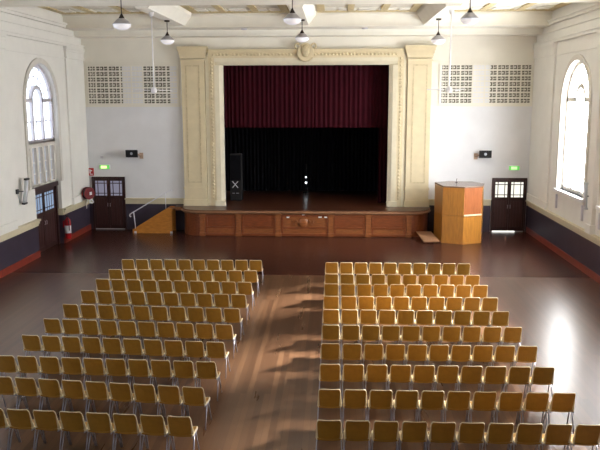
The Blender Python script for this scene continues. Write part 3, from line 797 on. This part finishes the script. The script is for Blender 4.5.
# ------------------------------------------------------------------ chairs
P = .45; W = .395
def back_pt(u, v):
    """u -1..1 across, v 0..1 up"""
    hw = .192 - .008 * v
    x = u * hw; z = .445 + .355 * v
    y = -.155 - .085 * v - .02 * v * v + .030 * u * u * (1 - .3 * v) 
    return x, y, z
def shell_grid(f, nu, nv, th, dirn):
    mb = MB(); A = []; B = []
    for j in range(nv + 1):
        for i in range(nu + 1):
            p = Vector(f(-1 + 2 * i / nu, j / nv)); A.append(p); B.append(p + Vector(dirn) * th)
    n = nu + 1; nn = len(A); fs = []
    for j in range(nv):
        for i in range(nu):
            a = j * n + i; fs.append((a, a + 1, a + n + 1, a + n)); fs.append((nn + a, nn + a + n, nn + a + n + 1, nn + a + 1))
    for i in range(nu):
        a = i; fs.append((a, nn + a, nn + a + 1, a + 1)); a = nv * n + i; fs.append((a, a + 1, nn + a + 1, nn + a))
    for j in range(nv):
        a = j * n; fs.append((a, a + n, nn + a + n, nn + a)); a = j * n + nu; fs.append((a, nn + a, nn + a + n, a + n))
    return mb.add(A + B, fs, False)
def rounded(f, r=.16):
    def g(u, v):
        if v > 1 - r:
            t = (v - (1 - r)) / r; k = 1 - .10 * (1 - math.sqrt(max(0, 1 - t * t)))
            u *= k
        if v < r * .8:
            t = (r * .8 - v) / (r * .8); u *= 1 - .06 * (1 - math.sqrt(max(0, 1 - t * t)))
        return f(u, v)
    return g
bp = rounded(back_pt)
def seat_pt(u, v):
    hw = .200 - .006 * v
    x = u * hw; y = -.165 + .40 * v
    z = .445 - .018 * math.sin(PI * v) + .018 * u * u - (.03 * max(0, v - .8) / .2) ** 1
    return x, y, z
sp_ = rounded(seat_pt, .18)
seat_me = shell_grid(sp_, 8, 8, .022, (0, 0, -1)).mesh('seat', M['mustard'])
back_me = shell_grid(bp, 8, 8, .016, (0, 1, .2)).mesh('backrest', M['mustard'])
rim_pts = [bp(-1, j / 10) for j in range(0, 11)] + [bp(-1 + 2 * i / 10, 1) for i in range(1, 10)] + [bp(1, 1 - j / 10) for j in range(0, 11)]
rim_pts = [(x, y + .012, z) for x, y, z in rim_pts]
def rim_r(z): return .012 + .013 * max(0, min(1, (.72 - z) / .22)) ** 1.5
rim_me = MB().tube(rim_pts, .0145, 6, rs=[rim_r(q[2]) for q in rim_pts]).mesh('edge_trim', M['rim'])
srim = [sp_(-1, j / 8) for j in range(0, 9)] + [sp_(-1 + 2 * i / 8, 1) for i in range(1, 8)] + [sp_(1, 1 - j / 8) for j in range(0, 9)]
srim_me = MB().tube([(x, y, z - .011) for x, y, z in srim], .0145, 6).mesh('seat_edge', M['rim'])
fr = MB(); fr.tube([(-.20, -.02, .405), (.20, -.02, .405)], .011, 6); fr.tube([(-.20, .10, .405), (.20, .10, .405)], .011, 6)
for s in (-1, 1): fr.tube([(s * .195, -.17, .42), (s * .195, .0, .405), (s * .195, .18, .41)], .011, 6)
frame_me = fr.mesh('seat_frame', M['leg'])
leg_mes = []
for s in (-1, 1):
    leg_mes.append(MB().tube([(s * .196, -.03, .41), (s * .204, -.10, .25), (s * .213, -.215, .0)], .0115, 6).mesh('leg', M['leg']))
    leg_mes.append(MB().tube([(s * .196, .06, .41), (s * .204, .12, .25), (s * .213, .215, .0)], .0115, 6).mesh('leg', M['leg']))

proto = bpy.data.objects.new('chair', None); proto.empty_display_size = .1
def part(name, me, parent):
    o = bpy.data.objects.new(name, me); o.parent = parent; return o
pseat = part('seat', seat_me, proto); pback = part('backrest', back_me, proto)
prim = part('edge_trim', rim_me, pback); psr = part('edge_trim', srim_me, pseat)
pfr = part('seat_frame', frame_me, proto); plegs = [part('leg', m_, proto) for m_ in leg_mes]
tree = [(proto, [(pseat, [psr]), (pback, [prim]), (pfr, [])] + [(l, []) for l in plegs])]
first = [True]
def new_chair(loc, rz, label, group):
    def cp(o):
        c = o if first[0] else o.copy(); C.objects.link(c); return c
    r = cp(proto); r.location = loc; r.rotation_euler = (0, 0, rz)
    tag(r, label, 'chair', group)
    for ch, sub in tree[0][1]:
        c = cp(ch); c.parent = r
        for g in sub:
            d = cp(g); d.parent = c
    first[0] = False
ORD = ['first', 'second', 'third', 'fourth', 'fifth', 'sixth', 'seventh', 'eighth', 'ninth', 'tenth']
yr = [22.396, 20.893, 19.738, 18.462, 17.237, 16.003, 14.736, 13.529, 12.28, 11.02]
yl = [22.638, 21.208, 19.825, 18.509, 17.222, 15.939, 14.719, 13.553, 12.266, 11.049]
skl = [-.042, .018, .217, .277, .236, .296, .313, .198, .43, .262]
DY = .262
cnt = {0: 10, 1: 10, 2: 10, 3: 10, 4: 10, 5: 10, 6: 10, 7: 10, 8: 9, 9: 8}
def row_name(i): return 'front row' if i == 0 else ('%s row from stage' % ORD[i] if i < 9 else 'row farthest from stage')
def seat_name(k): return 'beside the centre aisle' if k == 0 else ('at the outer end' if k == 9 else '%s from centre aisle' % ORD[k])
for i in range(10):
    for k in range(10):
        new_chair((.99 + W / 2 + k * P, yr[i] + DY, 0), 0.0,
                  'mustard chair in right block, %s, %s' % (row_name(i), seat_name(k)), 'mustard chairs in the right block')
    for k in range(cnt[i]):
        s = skl[i] / 4.445
        new_chair((-1.0085 - W / 2 - k * P, yl[i] + DY + s * (k * P + W / 2), 0), -s,
                  'mustard chair in left block, %s, %s' % (row_name(i), seat_name(k)), 'mustard chairs in the left block')

# ------------------------------------------------------------------ world, camera, colour
wd = bpy.data.worlds.new('World'); scene.world = wd; wd.use_nodes = True
wd.node_tree.nodes['Background'].inputs['Color'].default_value = (.7, .8, 1, 1)
wd.node_tree.nodes['Background'].inputs['Strength'].default_value = .3

sun = bpy.data.lights.new('Sun', 'SUN'); so = bpy.data.objects.new('Sun', sun); C.objects.link(so)
sun.energy = 45.0; sun.angle = math.radians(7); sun.color = (1.0, .95, .88)
el, az = math.radians(28.5), math.radians(31.5)
sd_ = Vector((math.cos(el) * math.cos(az), math.cos(el) * math.sin(az), math.sin(el)))
so.location = sd_ * 60; so.rotation_euler = sd_.to_track_quat('Z', 'Y').to_euler()

f_, pit, yaw, roll = 742.267, .170094, .0461851, -.0017219
c_, s_ = math.cos(yaw), math.sin(yaw)
fw = Vector((-s_ * math.cos(pit), c_ * math.cos(pit), -math.sin(pit))); rt = Vector((c_, s_, 0)); up = rt.cross(fw)
r2 = rt * math.cos(roll) + up * math.sin(roll); u2 = up * math.cos(roll) - rt * math.sin(roll)
cam = bpy.data.cameras.new('Camera'); co = bpy.data.objects.new('Camera', cam); C.objects.link(co)
cam.sensor_width = 36; cam.lens = f_ * 36 / 600; cam.clip_end = 200
mw = Matrix((r2, u2, -fw)).transposed().to_4x4(); mw.translation = Vector((1.24433, 0, 5.8308)); co.matrix_world = mw
scene.camera = co
vs = scene.view_settings
vs.view_transform = 'Standard'; vs.look = 'None'; vs.gamma = 1; vs.use_curve_mapping = False; vs.exposure = 0.42
scene.display_settings.display_device = 'sRGB'
cy = scene.cycles
cy.use_denoising = True; cy.max_bounces = 10; cy.diffuse_bounces = 6; cy.glossy_bounces = 4
cy.sample_clamp_indirect = 8
